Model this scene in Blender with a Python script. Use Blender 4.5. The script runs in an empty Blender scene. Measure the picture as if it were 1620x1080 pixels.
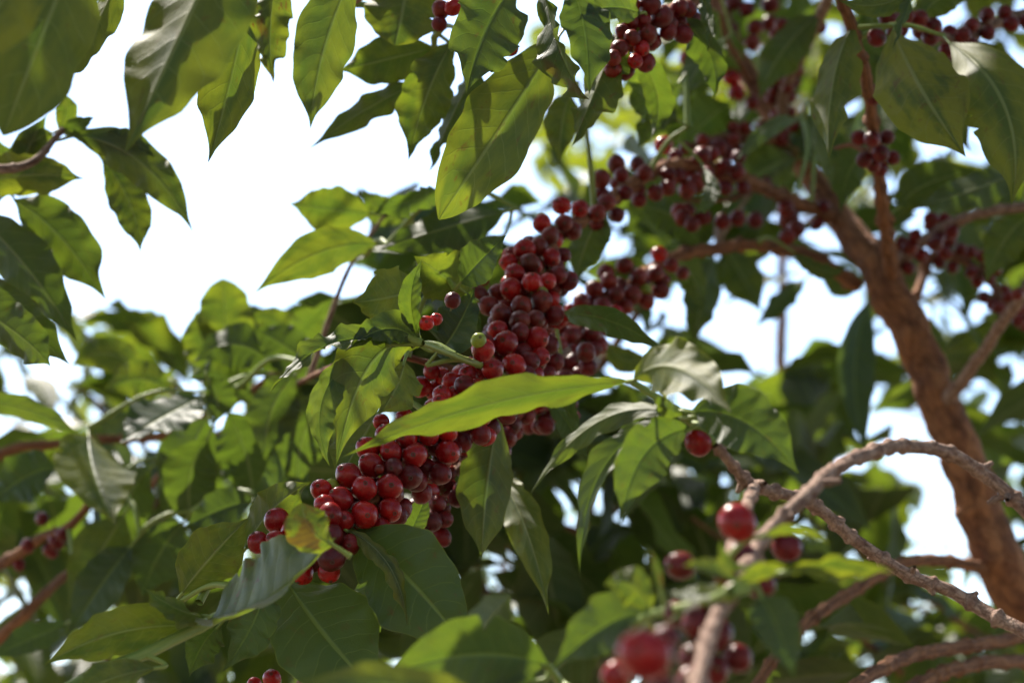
import bpy, math, random
import numpy as np
from mathutils import Vector, Matrix, noise as mnoise
random.seed(7)
scene = bpy.context.scene
C = scene.collection
R = math.radians

# ------------------------------------------------------------------ camera
CAM_LOC = Vector((0, 0, 1.6)); PITCH = R(14)
cd = bpy.data.cameras.new('camera'); cam = bpy.data.objects.new('camera', cd); C.objects.link(cam)
cam.location = CAM_LOC; cam.rotation_euler = (R(90) + PITCH, 0, 0)
cd.sensor_width = 22.3; cd.lens = 50; cd.clip_start = 0.05; cd.clip_end = 3000
cd.dof.use_dof = True; cd.dof.focus_distance = 1.27; cd.dof.aperture_fstop = 4.8; cd.dof.aperture_blades = 0
scene.camera = cam
FPX = 1620 * 50 / 22.3
FW = Vector((0, math.cos(PITCH), math.sin(PITCH))); UPV = Vector((0, -math.sin(PITCH), math.cos(PITCH))); RT = Vector((1, 0, 0))
def P(x, y, d):
    """photo position + distance in metres -> a point in the place"""
    return CAM_LOC + d * (FW + RT * ((x - 810) / FPX) + UPV * ((540 - y) / FPX))

# ------------------------------------------------------------------ sky and sun
SUN_EL, SUN_ROT = R(56), R(-38)
w = bpy.data.worlds.new("World"); scene.world = w; w.use_nodes = True
nt = w.node_tree; nt.nodes.clear()
sky = nt.nodes.new('ShaderNodeTexSky'); sky.sky_type = 'NISHITA'; sky.sun_disc = False
sky.sun_elevation = SUN_EL; sky.sun_rotation = SUN_ROT; sky.air_density = 1.0; sky.dust_density = 1.0; sky.ozone_density = 1.0
bg = nt.nodes.new('ShaderNodeBackground'); bg.inputs['Strength'].default_value = 0.15
wo = nt.nodes.new('ShaderNodeOutputWorld')
nt.links.new(sky.outputs[0], bg.inputs[0]); nt.links.new(bg.outputs[0], wo.inputs[0])
sl = bpy.data.lights.new('sun', 'SUN'); sl.energy = 4.5; sl.angle = R(0.5); sl.color = (1, 0.93, 0.82)
so = bpy.data.objects.new('sun', sl); C.objects.link(so)
SD = Vector((math.sin(SUN_ROT) * math.cos(SUN_EL), math.cos(SUN_ROT) * math.cos(SUN_EL), math.sin(SUN_EL)))
so.rotation_euler = SD.to_track_quat('Z', 'Y').to_euler(); so.location = (0, 0, 20)
scene.view_settings.view_transform = 'Standard'; scene.view_settings.look = 'None'
scene.view_settings.exposure = 1.4; scene.view_settings.gamma = 1
scene.render.engine = 'CYCLES'
scene.cycles.max_bounces = 8; scene.cycles.transmission_bounces = 6; scene.cycles.transparent_max_bounces = 8

# ------------------------------------------------------------------ materials
class NT:
    def __init__(s, name):
        s.m = bpy.data.materials.new(name); s.m.use_nodes = True; s.t = s.m.node_tree; s.t.nodes.clear()
        s.out = s.n('ShaderNodeOutputMaterial')
    def n(s, typ, **kw):
        o = s.t.nodes.new(typ)
        for k, v in kw.items(): setattr(o, k, v)
        return o
    def l(s, a, b): s.t.links.new(a, b)
    def put(s, sock, v):
        if isinstance(v, (int, float)): sock.default_value = v
        elif isinstance(v, tuple): sock.default_value = v + (1,) if len(v) == 3 and sock.type == 'RGBA' else v
        else: s.l(v, sock)
    def math(s, op, a, b=0.0, c=0.0, clamp=False):
        o = s.n('ShaderNodeMath', operation=op, use_clamp=clamp)
        s.put(o.inputs[0], a); s.put(o.inputs[1], b)
        if op in ('MULTIPLY_ADD',): s.put(o.inputs[2], c)
        return o.outputs[0]
    def mix(s, f, a, b, bt='MIX'):
        o = s.n('ShaderNodeMix', data_type='RGBA', blend_type=bt)
        s.put(o.inputs[0], f); s.put(o.inputs[6], a); s.put(o.inputs[7], b); return o.outputs[2]
    def noise(s, vec, scale, detail=3, rough=0.55, w=None):
        o = s.n('ShaderNodeTexNoise', noise_dimensions='4D' if w is not None else '3D')
        if vec is not None: s.l(vec, o.inputs['Vector'])
        o.inputs['Scale'].default_value = scale; o.inputs['Detail'].default_value = detail; o.inputs['Roughness'].default_value = rough
        if w is not None: s.l(w, o.inputs['W'])
        return o.outputs[0]
    def ramp(s, f, lo, hi, a=0.0, b=1.0):
        o = s.n('ShaderNodeMapRange', interpolation_type='SMOOTHSTEP')
        s.put(o.inputs[0], f); s.put(o.inputs[1], lo); s.put(o.inputs[2], hi); s.put(o.inputs[3], a); s.put(o.inputs[4], b)
        return o.outputs[0]

def _nc(s, vec):
    o = s.n('ShaderNodeTexNoise'); s.l(vec, o.inputs['Vector']); o.inputs['Scale'].default_value = 2.0; o.inputs['Detail'].default_value = 3
    return o.outputs['Color']
NT.n_col = _nc
def leaf_material():
    s = NT('leaf')
    uv = s.n('ShaderNodeUVMap', uv_map='leafuv').outputs[0]
    sx = s.n('ShaderNodeSeparateXYZ'); s.l(uv, sx.inputs[0]); x, v = sx.outputs[0], sx.outputs[1]
    at = s.n('ShaderNodeAttribute', attribute_name='tint'); sc = s.n('ShaderNodeSeparateColor'); s.l(at.outputs['Color'], sc.inputs[0])
    yel, brn, rnd = sc.outputs[0], sc.outputs[1], sc.outputs[2]
    a = s.math('ABSOLUTE', s.math('MULTIPLY_ADD', x, 2.0, -1.0))
    rw = s.math('MULTIPLY', rnd, 37.0)
    wob = s.math('MULTIPLY', s.noise(uv, 5, 1, w=rw), 0.05)
    ph = s.math('MULTIPLY', s.math('ADD', s.math('SUBTRACT', v, s.math('MULTIPLY', s.math('POWER', a, 1.4), 0.15)), wob), 9.5)
    fr = s.math('ABSOLUTE', s.math('SUBTRACT', s.math('FRACT', ph), 0.5))          # 0 at a side vein
    vein = s.math('MULTIPLY', s.ramp(fr, 0.0, 0.055, 1, 0), s.ramp(a, 0.75, 0.97, 1, 0.1))
    mid = s.ramp(a, 0.02, 0.065, 1, 0)
    vv = s.math('MAXIMUM', s.math('MULTIPLY', vein, 0.42), mid)
    geo = s.n('ShaderNodeNewGeometry'); back = geo.outputs['Backfacing']
    blot = s.noise(uv, 3.0, 4, 0.6, rw)
    fine = s.noise(geo.outputs['Position'], 420, 3, 0.7)
    ymask = s.math('MULTIPLY', s.ramp(s.math('ADD', blot, s.math('MULTIPLY', a, 0.13)), 0.36, 0.74), s.math('MULTIPLY_ADD', yel, 1.15, 0.04), clamp=True)
    # colours of the leaf itself: upper face, under face, glow of light through the blade
    top = s.mix(ymask, (0.021, 0.037, 0.021), (0.11, 0.122, 0.022))
    top = s.mix(s.math('MULTIPLY', fine, 0.30), top, (0.065, 0.10, 0.065))
    under = s.mix(ymask, (0.050, 0.066, 0.024), (0.165, 0.155, 0.024))
    under = s.mix(s.math('MULTIPLY', fine, 0.35), under, (0.05, 0.075, 0.02))
    top = s.mix(vv, top, (0.17, 0.21, 0.065)); under = s.mix(vv, under, (0.24, 0.25, 0.10))
    trn = s.mix(ymask, (0.100, 0.165, 0.012), (0.27, 0.31, 0.014))
    trn = s.mix(s.math('MULTIPLY', vv, 0.35), trn, (0.07, 0.13, 0.01))
    edge = s.math('MULTIPLY', s.ramp(a, 0.965, 1.0), 0.5)
    col = s.mix(back, top, under); col = s.mix(edge, col, (0.24, 0.24, 0.04))
    spot = s.math('MULTIPLY', s.ramp(s.noise(uv, 9, 4, 0.65, rw), 0.60, 0.66), brn, clamp=True)
    bl2 = s.math('MULTIPLY', s.ramp(s.math('ADD', s.noise(uv, 2.2, 3, 0.5, rw), s.math('MULTIPLY', v, 0.12)), 0.60, 0.68), s.ramp(brn, 0.55, 0.95), clamp=True)
    spot = s.math('MAXIMUM', spot, bl2)
    speck = s.math('MULTIPLY', s.ramp(s.noise(geo.outputs['Position'], 160, 2, 0.5), 0.70, 0.74), 0.5)
    spot = s.math('MAXIMUM', spot, s.math('MULTIPLY', speck, s.math('MULTIPLY_ADD', brn, 0.8, 0.25)))
    col = s.mix(spot, col, (0.13, 0.055, 0.025)); trn = s.mix(spot, trn, (0.12, 0.03, 0.008))
    h = s.math('ADD', s.math('MULTIPLY', vv, -0.5), s.math('MULTIPLY', s.noise(uv, 60, 3, 0.6, rw), 0.35))
    h = s.math('ADD', h, s.math('MULTIPLY', s.math('COSINE', s.math('MULTIPLY', ph, 6.283)), 0.13))
    bump = s.n('ShaderNodeBump'); bump.inputs['Strength'].default_value = 0.55; bump.inputs['Distance'].default_value = 0.0011; s.l(h, bump.inputs['Height'])
    pb = s.n('ShaderNodeBsdfPrincipled'); s.l(col, pb.inputs['Base Color']); s.l(bump.outputs[0], pb.inputs['Normal'])
    s.l(s.math('ADD', s.mix_f(back, 0.40, 0.50), s.math('MULTIPLY', blot, 0.12)), pb.inputs['Roughness'])
    pb.inputs['IOR'].default_value = 1.45
    tr = s.n('ShaderNodeBsdfTranslucent'); s.l(trn, tr.inputs['Color']); s.l(bump.outputs[0], tr.inputs['Normal'])
    ms = s.n('ShaderNodeMixShader'); ms.inputs[0].default_value = 0.40
    s.l(pb.outputs[0], ms.inputs[1]); s.l(tr.outputs[0], ms.inputs[2]); s.l(ms.outputs[0], s.out.inputs[0])
    return s.m
def _mf(s, f, a, b):
    o = s.n('ShaderNodeMix', data_type='FLOAT'); s.put(o.inputs[0], f); s.put(o.inputs[2], a); s.put(o.inputs[3], b); return o.outputs[0]
NT.mix_f = _mf

def bark_material(name, c1, c2, c3, green=0.0, st=(9, 26, 1), dist=.0022):
    s = NT(name)
    tc = s.n('ShaderNodeUVMap', uv_map='barkuv').outputs[0]
    mp = s.n('ShaderNodeMapping'); s.l(tc, mp.inputs[0]); mp.inputs['Scale'].default_value = (14, 120, 1)
    mp2 = s.n('ShaderNodeMapping'); s.l(tc, mp2.inputs[0]); mp2.inputs['Scale'].default_value = (3, 25, 1)
    mp3 = s.n('ShaderNodeMapping'); s.l(tc, mp3.inputs[0]); mp3.inputs['Scale'].default_value = st
    geo = s.n('ShaderNodeNewGeometry')
    fine = s.noise(mp.outputs[0], 1.0, 5, 0.7); big = s.noise(mp2.outputs[0], 1.0, 4, 0.65); streak = s.noise(mp3.outputs[0], 1.0, 5, 0.7)
    grain = s.noise(geo.outputs['Position'], 900, 3, 0.7)
    col = s.mix(s.ramp(streak, 0.34, 0.66), c1, c2); col = s.mix(s.ramp(big, 0.52 + .14 * green, 0.70 + .08 * green), col, c3)
    col = s.mix(s.math('MULTIPLY', s.ramp(fine, 0.55, 0.75), 0.6), col, tuple(q * 0.35 for q in c1))
    crk = s.n('ShaderNodeTexVoronoi', feature='DISTANCE_TO_EDGE'); mp4 = s.n('ShaderNodeMapping'); s.l(tc, mp4.inputs[0]); mp4.inputs['Scale'].default_value = (st[0] * .8, st[1] * 1.6, 1)
    wv = s.n('ShaderNodeVectorMath', operation='MULTIPLY_ADD'); s.l(s.n_col(mp2.outputs[0]), wv.inputs[0]); wv.inputs[1].default_value = (1.4, 1.4, 0); s.l(mp4.outputs[0], wv.inputs[2]); s.l(wv.outputs[0], crk.inputs['Vector']); crk.inputs['Scale'].default_value = 1
    ck = s.ramp(crk.outputs[0], 0.0, 0.09, 1, 0)
    if green == 0: col = s.mix(s.math('MULTIPLY', ck, 0.38), col, tuple(q * 0.3 for q in c1))
    streak = s.math('SUBTRACT', streak, s.math('MULTIPLY', ck, 0.35))
    h = s.math('ADD', s.math('ADD', s.math('MULTIPLY', streak, 1.2), s.math('MULTIPLY', fine, 0.5)), s.math('MULTIPLY', grain, 0.25))
    bump = s.n('ShaderNodeBump'); bump.inputs['Strength'].default_value = 0.9 if green == 0 else 0.3; bump.inputs['Distance'].default_value = dist if green == 0 else 0.0006; s.l(h, bump.inputs['Height'])
    pb = s.n('ShaderNodeBsdfPrincipled'); s.l(col, pb.inputs['Base Color']); s.l(bump.outputs[0], pb.inputs['Normal'])
    pb.inputs['Roughness'].default_value = 0.82 if green == 0 else 0.45
    pb.inputs['Specular IOR Level'].default_value = 0.3
    s.l(pb.outputs[0], s.out.inputs[0]); return s.m

def cherry_material(name, c1, c2, c3, rough, shrivel=0.0):
    s = NT(name)
    tc = s.n('ShaderNodeTexCoord').outputs['Object']; oi = s.n('ShaderNodeObjectInfo').outputs['Random']
    geo = s.n('ShaderNodeNewGeometry')
    rw = s.math('MULTIPLY', oi, 53.0)
    big = s.noise(geo.outputs['Position'], 75, 3, 0.6, rw); mid = s.noise(geo.outputs['Position'], 330, 4, 0.65)
    fine = s.noise(geo.outputs['Position'], 1500, 2, 0.6)
    col = s.mix(s.ramp(big, 0.36, 0.64), c1, c2)
    col = s.mix(s.math('MULTIPLY', s.ramp(mid, 0.56, 0.74), 0.75), col, c3)
    col = s.mix(s.math('MULTIPLY', oi, 0.45), col, c3)
    col = s.mix(s.math('MULTIPLY', s.ramp(fine, 0.66, 0.76), 0.4), col, (0.30, 0.12, 0.06))
    h = s.math('ADD', s.math('MULTIPLY', mid, 0.6 + 2 * shrivel), s.math('MULTIPLY', fine, 0.06))
    bump = s.n('ShaderNodeBump'); bump.inputs['Strength'].default_value = 0.35 + shrivel; bump.inputs['Distance'].default_value = 0.0008; s.l(h, bump.inputs['Height'])
    pb = s.n('ShaderNodeBsdfPrincipled'); s.l(col, pb.inputs['Base Color']); s.l(bump.outputs[0], pb.inputs['Normal'])
    s.l(s.math('MULTIPLY_ADD', mid, 0.16, rough - 0.08), pb.inputs['Roughness'])
    pb.inputs['Specular IOR Level'].default_value = 0.30; pb.inputs['Subsurface Weight'].default_value = 0.08; pb.inputs['Subsurface Radius'].default_value = (0.004, 0.0008, 0.0004); pb.inputs['Subsurface Scale'].default_value = 0.6
    s.l(pb.outputs[0], s.out.inputs[0]); return s.m

M = dict(
    leaf=leaf_material(),
    bark=bark_material('trunk_bark', (0.15, 0.058, 0.030), (0.37, 0.160, 0.070), (0.085, 0.035, 0.018)),
    twig=bark_material('twig_bark', (0.19, 0.10, 0.070), (0.42, 0.28, 0.21), (0.10, 0.042, 0.026), st=(6, 130, 1), dist=.001),
    green=bark_material('green_stem', (0.16, 0.22, 0.04), (0.24, 0.28, 0.07), (0.17, 0.10, 0.045), green=1),
    ripe=cherry_material('ripe_cherry', (0.43, 0.013, 0.009), (0.23, 0.006, 0.007), (0.085, 0.004, 0.006), 0.27),
    dark=cherry_material('dark_cherry', (0.18, 0.007, 0.006), (0.09, 0.004, 0.005), (0.022, 0.006, 0.005), 0.33, 0.4),
    brick=cherry_material('brown_red_cherry', (0.20, 0.016, 0.008), (0.10, 0.008, 0.006), (0.05, 0.012, 0.006), 0.33, 0.3),
    unripe=cherry_material('unripe_cherry', (0.28, 0.30, 0.035), (0.17, 0.23, 0.03), (0.35, 0.25, 0.05), 0.35),
)
def simple(name, col, rough=0.7):
    s = NT(name); pb = s.n('ShaderNodeBsdfPrincipled'); geo = s.n('ShaderNodeNewGeometry')
    s.l(s.mix(s.noise(geo.outputs['Position'], 600, 3), col, tuple(c * 0.5 for c in col)), pb.inputs['Base Color']); pb.inputs['Roughness'].default_value = rough
    s.l(pb.outputs[0], s.out.inputs[0]); return s.m
M['calyx'] = simple('calyx', (0.10, 0.045, 0.02)); M['pedicel'] = simple('pedicel', (0.20, 0.20, 0.06))

def ground_material():
    s = NT('soil'); geo = s.n('ShaderNodeNewGeometry'); p = geo.outputs['Position']
    a = s.noise(p, 1.1, 5, 0.6); b = s.noise(p, 14, 6, 0.7)
    col = s.mix(s.ramp(b, 0.35, 0.65), (0.12, 0.075, 0.045), (0.24, 0.16, 0.10)); col = s.mix(s.ramp(a, 0.48, 0.6), col, (0.07, 0.10, 0.03))
    bump = s.n('ShaderNodeBump'); bump.inputs['Distance'].default_value = 0.03; s.l(b, bump.inputs['Height'])
    pb = s.n('ShaderNodeBsdfPrincipled'); s.l(col, pb.inputs['Base Color']); s.l(bump.outputs[0], pb.inputs['Normal']); pb.inputs['Roughness'].default_value = 0.95
    s.l(pb.outputs[0], s.out.inputs[0]); return s.m

# ------------------------------------------------------------------ mesh helpers
def link(name, me, parent=None, loc=None):
    o = bpy.data.objects.new(name, me); C.objects.link(o)
    if parent is not None: o.parent = parent
    if loc is not None: o.location = loc
    return o
def thing(name, loc, label, cat, group=None):
    o = bpy.data.objects.new(name, None); C.objects.link(o); o.location = loc; o.empty_display_size = 0.1
    o['label'] = label; o['category'] = cat
    if group: o['group'] = group
    return o
def build(name, V, F, mats, midx=None, uvs=None, uvname='uv', tint=None):
    me = bpy.data.meshes.new(name)
    V = np.asarray(V, np.float32); F = np.asarray(F, np.int32)
    me.vertices.add(len(V)); me.vertices.foreach_set('co', V.ravel())
    me.loops.add(F.size); me.loops.foreach_set('vertex_index', F.ravel())
    me.polygons.add(len(F)); me.polygons.foreach_set('loop_start', np.arange(0, F.size, F.shape[1], dtype=np.int32))
    me.polygons.foreach_set('use_smooth', np.ones(len(F), bool))
    for m in mats: me.materials.append(m)
    if midx is not None: me.polygons.foreach_set('material_index', np.asarray(midx, np.int32))
    if uvs is not None:
        u = me.uv_layers.new(name=uvname); u.data.foreach_set('uv', np.asarray(uvs, np.float32)[F.ravel()].ravel())
    if tint is not None:
        t = me.attributes.new('tint', 'FLOAT_COLOR', 'POINT'); t.data.foreach_set('color', np.asarray(tint, np.float32).ravel())
    me.update(); me.validate(); return me

def catmull(pts, n):
    pts = [np.asarray(p, float) for p in pts]
    if len(pts) == 2: return [pts[0] + (pts[1] - pts[0]) * i / n for i in range(n + 1)]
    pp = [2 * pts[0] - pts[1]] + pts + [2 * pts[-1] - pts[-2]]; out = []
    for i in range(1, len(pp) - 2):
        for k in range(n):
            t = k / n; a, b, c, d = pp[i - 1:i + 3]
            out.append(0.5 * ((2 * b) + (-a + c) * t + (2 * a - 5 * b + 4 * c - d) * t * t + (-a + 3 * b - 3 * c + d) * t ** 3))
    out.append(pts[-1]); return out

def tube(path, rad, seg=12, step=0.0022, knot=0.35, knotgap=0.028, rough=0.06, seed=0, cap=True):
    """tapering limb with swollen leaf-scar nodes; returns verts, quads, uv. path: points, rad: radius per point (m)"""
    pr = catmull([tuple(p) + (r,) for p, r in zip(path, rad)], 24)
    pr = np.array(pr); L = np.concatenate([[0], np.cumsum(np.linalg.norm(np.diff(pr[:, :3], axis=0), axis=1))])
    n = max(4, int(L[-1] / step)); s = np.linspace(0, L[-1], n + 1)
    c = np.stack([np.interp(s, L, pr[:, k]) for k in range(4)], 1)
    rng = random.Random(seed)
    knots = []; q = knotgap * rng.uniform(.3, 1)
    while q < L[-1]: knots.append((q, rng.uniform(.5, 1.2))); q += knotgap * rng.uniform(.6, 1.4)
    V = []; UV = []; side = None
    for i in range(n + 1):
        t = c[min(i + 1, n), :3] - c[max(i - 1, 0), :3]; t = Vector(t).normalized()
        if side is None: side = t.orthogonal().normalized()
        side = (side - t * side.dot(t)).normalized(); up = t.cross(side)
        rr = c[i, 3]; kk = 0; 
        for kq, ka in knots: kk += ka * (.5 * math.exp(-((s[i] - kq) / max(0.0022, rr * 0.6)) ** 2) + .75 * math.exp(-((s[i] - kq) / .0013) ** 2))
        wob = Vector((mnoise.noise(Vector((s[i] * 30, seed, 0))), mnoise.noise(Vector((s[i] * 30, seed, 9))), 0)) * rr * 0.35
        ctr = Vector(c[i, :3]) + side * wob.x + up * wob.y
        for j in range(seg + 1):
            a = 2 * math.pi * j / seg
            nz = mnoise.noise(Vector((math.cos(a) * 1.3, math.sin(a) * 1.3, s[i] * 110 + seed * 3.1)))
            n2 = mnoise.noise(Vector((math.cos(a) * 3, math.sin(a) * 3, s[i] * 190 + seed)))
            r = rr * (1 + knot * kk * (0.8 + 0.4 * nz) + rough * (nz * 1.4 + n2))
            V.append(ctr + (side * math.cos(a) + up * math.sin(a)) * r); UV.append((j / seg, s[i]))
    F = []
    for i in range(n):
        for j in range(seg):
            a = i * (seg + 1) + j; F.append((a, a + 1, a + seg + 2, a + seg + 1))
    if cap:
        for i0 in (0, n):
            k = len(V); V.append(Vector(c[i0, :3])); UV.append((0, 0)); b = i0 * (seg + 1)
            for j in range(0, seg, 1): F.append((k, b + j, b + j + 1, k) if False else ((b + j + 1, b + j, k, k)) if i0 == 0 else ((b + j, b + j + 1, k, k)))
    return V, F, UV
def tube_mesh(name, base, path, rad, mat, **kw):
    kw['cap'] = False
    V, F, UV = tube(path, rad, **kw)
    V = [tuple(v - base) for v in V]
    return build(name, V, F, [mat], uvs=UV, uvname='barkuv')

# leaf blade ---------------------------------------------------------------
PV = np.array([0, .03, .08, .15, .25, .38, .50, .62, .74, .83, .90, .95, 1.0])
PW = np.array([.015, .08, .27, .54, .82, .98, 1.0, .91, .68, .40, .17, .07, .003])
PWB = np.array([.015, .10, .28, .50, .76, .94, 1.0, .99, .90, .74, .52, .33, .02])
def profile(v, blunt=False):
    return np.interp(v, np.linspace(0, 1, 97), _prof[1 if blunt else 0])
def _sm(a):
    x = np.linspace(0, 1, 97); y = np.interp(x, PV, a)
    k = np.array([1, 3, 5, 6, 5, 3, 1.]); k /= k.sum(); z = np.convolve(np.pad(y, 3, mode='edge'), k, mode='valid'); z[0] = y[0]; z[-1] = a[-1]; return z
_prof = (_sm(PW), _sm(PWB))
def blade(p0, p1, p2, hw, nrm, roll=0., fold=.25, wave=.12, tint=(.3, .1), nv=44, nu=6, rng=random, blunt=False, curl=0., curltip=0.):
    """one leaf: base p0, middle p1, tip p2, half width hw, top-side normal hint nrm"""
    us = np.array([0, .05, .18, .36, .54, .72, .87, 1.0]) if nu >= 6 else np.linspace(0, 1, nu)
    us = np.concatenate([-us[:0:-1], us]); nu2 = len(us)
    p0, p1, p2 = map(lambda p: np.array(p, float), (p0, p1, p2))
    c1 = 2 * p1 - 0.5 * (p0 + p2)                                    # bezier through the middle
    ln = np.linalg.norm(p2 - p0); ph = [rng.uniform(0, 6.28) for _ in range(6)]
    k1, k2 = rng.uniform(2.0, 3.4), rng.uniform(4.5, 7)
    sgn = 1 if rng.random() < .5 else -1
    V = []; UV = []; r0 = rng.random()
    vs = np.linspace(0, 1, nv + 1)
    notch = [(rng.choice((-1, 1)), rng.uniform(.2, .9), rng.uniform(.08, .3), rng.uniform(.012, .03)) for _ in range(rng.choice((0, 1, 2, 3)) if tint[1] > .15 and nv > 20 else 0)]
    for v in vs:
        c = (1 - v) ** 2 * p0 + 2 * v * (1 - v) * c1 + v * v * p2
        t = 2 * (1 - v) * (c1 - p0) + 2 * v * (p2 - c1); t = Vector(t).normalized()
        n = Vector(nrm); n = (n - t * n.dot(t)).normalized()
        ang = roll + curltip * max(0, v - .55) / .45
        n = Matrix.Rotation(ang, 3, t) @ n
        s = t.cross(n).normalized()
        wv = float(profile(v, blunt)) * hw
        for u in us:
            a = abs(u); sd = 1 if u > 0 else -1; o = 0 if u > 0 else 2
            f = fold * (1 - .35 * v)
            ww = wv * (1 + (0.05 * math.sin(k2 * 2.2 * v + ph[o]) + 0.03 * math.sin(31 * v + ph[o + 1])) * a * a)
            for (ns, nq, na, nw) in notch:
                if ns == sd: ww *= 1 - na * math.exp(-((v - nq) / nw) ** 2) * a
            cu = curl * a
            x = ww * a * math.cos(f + cu * .5) * sd
            z = ww * a * math.sin(f - cu)
            env = min(1, v * 6) * min(1, (1 - v) * 5)
            z += 1.5 * wave * hw * env * a ** 1.8 * (math.sin(6.283 * k1 * v + ph[o]) * .75 + math.sin(6.283 * k2 * v + ph[o + 1]) * .45 + math.sin(6.283 * 1.9 * k2 * v + ph[o + 2]) * .16)
            z += .0035 * hw * env * math.cos(6.283 * 9.5 * (v - .15 * a ** 1.4)) * a * (1 - a) * 4
            z -= .02 * hw * max(0, 1 - a / .06)
            V.append(tuple(c + np.array(s) * x + np.array(n) * z)); UV.append((u * .5 + .5, v))
    F = []
    for i in range(len(vs) - 1):
        for j in range(nu2 - 1):
            a = i * nu2 + j; F.append((a, a + 1, a + nu2 + 1, a + nu2))
    T = [(tint[0], tint[1], r0, 1)] * len(V)
    return V, F, UV, T

# ------------------------------------------------------------------ trees
class Tree:
    def __init__(s, name, base, label, group=None):
        s.base = Vector(base); s.o = thing(name, s.base, label, 'coffee tree', group)
        s.br = []; s.nl = 0; s.ch = []; s.extra = []
    def limb(s, name, pts, rads, mat='bark', knot=.35, gap=.028, rough=.06, seg=12, step=.0025, mind=0):
        pts3 = [Vector(p) if isinstance(p, Vector) else P(*p) for p in pts]
        me = tube_mesh(name, s.base, pts3, rads, M[mat], knot=knot, knotgap=gap, rough=rough, seg=seg, step=step, seed=len(s.br) + 11)
        o = link(name, me, s.o)
        dense = [Vector(q[:3]) for q in catmull([tuple(p) for p in pts3], 14)]
        s.br.append((o, dense)); return o
    def nearest(s, p):
        best = (1e9, None, None)
        for o, pts in s.br:
            for q in pts:
                d = (q - p).length
                if d < best[0]: best = (d, o, q)
        return best
    def leaf(s, b, m, t, w, side='U', roll=0, fold=.25, wave=.12, y=.3, br=.1, blunt=False, curl=0, ctip=0, join=True, label=None):
        """b, m, t: (x, y, distance) of base, middle and tip; w: half width in photo pixels"""
        p0, p1, p2 = P(*b), P(*m), P(*t)
        hw = w * m[2] / FPX
        view = (CAM_LOC - p1).normalized()
        n = view if side == 'T' else -view
        rng = random.Random(int(b[0] * 7 + b[1] * 13 + t[0] * 3 + 1000))
        V, F, UV, T = blade(p0, p1, p2, hw, n, R(roll), fold, wave, (y, br), rng=rng, blunt=blunt, curl=curl, curltip=R(ctip))
        V = [Vector(v) - p0 for v in V]; mi = [0] * len(F)
        d, par, q = s.nearest(p0)
        dirv = (p0 - p1).normalized()
        if par is not None:
            end = q if (d < .03 and join) else p0 + dirv * .010
            ctrl = p0 + dirv * min(.006, d * .5)
            tv, tf, tu = tube([p0 - dirv * .004, ctrl, end], [.0009, .0011, .0015], seg=6, step=.002, knot=0, rough=.02, cap=False)
            k = len(V); V += [v - p0 for v in tv]; F += [tuple(i + k for i in f) for f in tf]; mi += [1] * len(tf); UV += tu; T += [(0, 0, 0, 1)] * len(tv)
            if join and d >= .03 and d < .22:
                e0 = end; mid = (e0 + q) / 2 + Vector((0, 0, .02 * d / .1)).lerp(Vector((0, 0, 0)), .3)
                tb = tube_mesh('twig', s.base, [e0, mid, q], [.0013, .0017, .0024], M['green' if d < .12 else 'twig'], knot=.3, knotgap=.03, seg=8, step=.004, seed=int(b[0]) % 97)
                tw = link('twig', tb, s.o); s.br.append((tw, [e0.lerp(q, i / 12) for i in range(13)])); par = tw
        else: par = s.o
        me = build('leaf', [tuple(v) for v in V], F, [M['leaf'], M['green']], mi, UV, 'leafuv', T)
        o = link('leaf', me, par, p0 - s.base)
        if label: o['label'] = label
        return o

# cherries ------------------------------------------------------------------
def cherry_mesh(kind, seed, seg=22, ring=15):
    rng = random.Random(seed); V = []; F = []; mi = []
    el = rng.uniform(.98, 1.2)
    for i in range(ring + 1):
        th = math.pi * i / ring
        for j in range(seg):
            a = 2 * math.pi * j / seg
            d = Vector((math.sin(th) * math.cos(a), math.sin(th) * math.sin(a), math.cos(th)))
            r = 1 + .07 * mnoise.noise(d * 1.3 + Vector((seed, 0, 0)))
            if kind in ('dark', 'brick'): r += .04 * mnoise.noise(d * 4 + Vector((seed, 3, 0)))
            dip = math.exp(-((th) / .2) ** 2); r -= .07 * dip
            rim = math.exp(-((th - .20) / .06) ** 2); r += .022 * rim
            V.append((d.x * r * (1 + .05 * math.cos(a) ** 2), d.y * r, d.z * r * el))
    for i in range(ring):
        for j in range(seg):
            a = i * seg + j; b = i * seg + (j + 1) % seg
            F.append((a, b, b + seg, a + seg)); mi.append(0)
    # calyx disc with a tiny point, and the pedicel at the other end
    def ringtube(zs, rs, m, n=8):
        k = len(V)
        for z, r in zip(zs, rs):
            for j in range(n): a = 2 * math.pi * j / n; V.append((r * math.cos(a), r * math.sin(a), z))
        for i in range(len(zs) - 1):
            for j in range(n): F.append((k + i * n + j, k + i * n + (j + 1) % n, k + (i + 1) * n + (j + 1) % n, k + (i + 1) * n + j)); mi.append(m)
    z1 = .985 * el
    ringtube([z1 - .03, z1 + .035, z1 + .04, z1 + .0], [.19, .17, .12, .10], 1, 12)
    ringtube([z1 - .03, z1 + .03, z1 + (.16 if rng.random() < .3 else .05)], [.03, .028, .006], 1, 6)
    ringtube([-el * .93, -el * 1.12, -el * 1.4], [.16, .11, .13], 2, 8)
    F = [f[::-1] for f in F]
    return V, F, mi
CH = {}
for kind in ('ripe', 'dark', 'brick', 'unripe'):
    CH[kind] = []
    for sd in range(4):
        V, F, mi = cherry_mesh(kind, sd * 5 + 1)
        CH[kind].append((build('coffee_cherry', V, F, [M[kind], M['calyx'], M['pedicel']], mi), V, F, mi))
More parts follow.
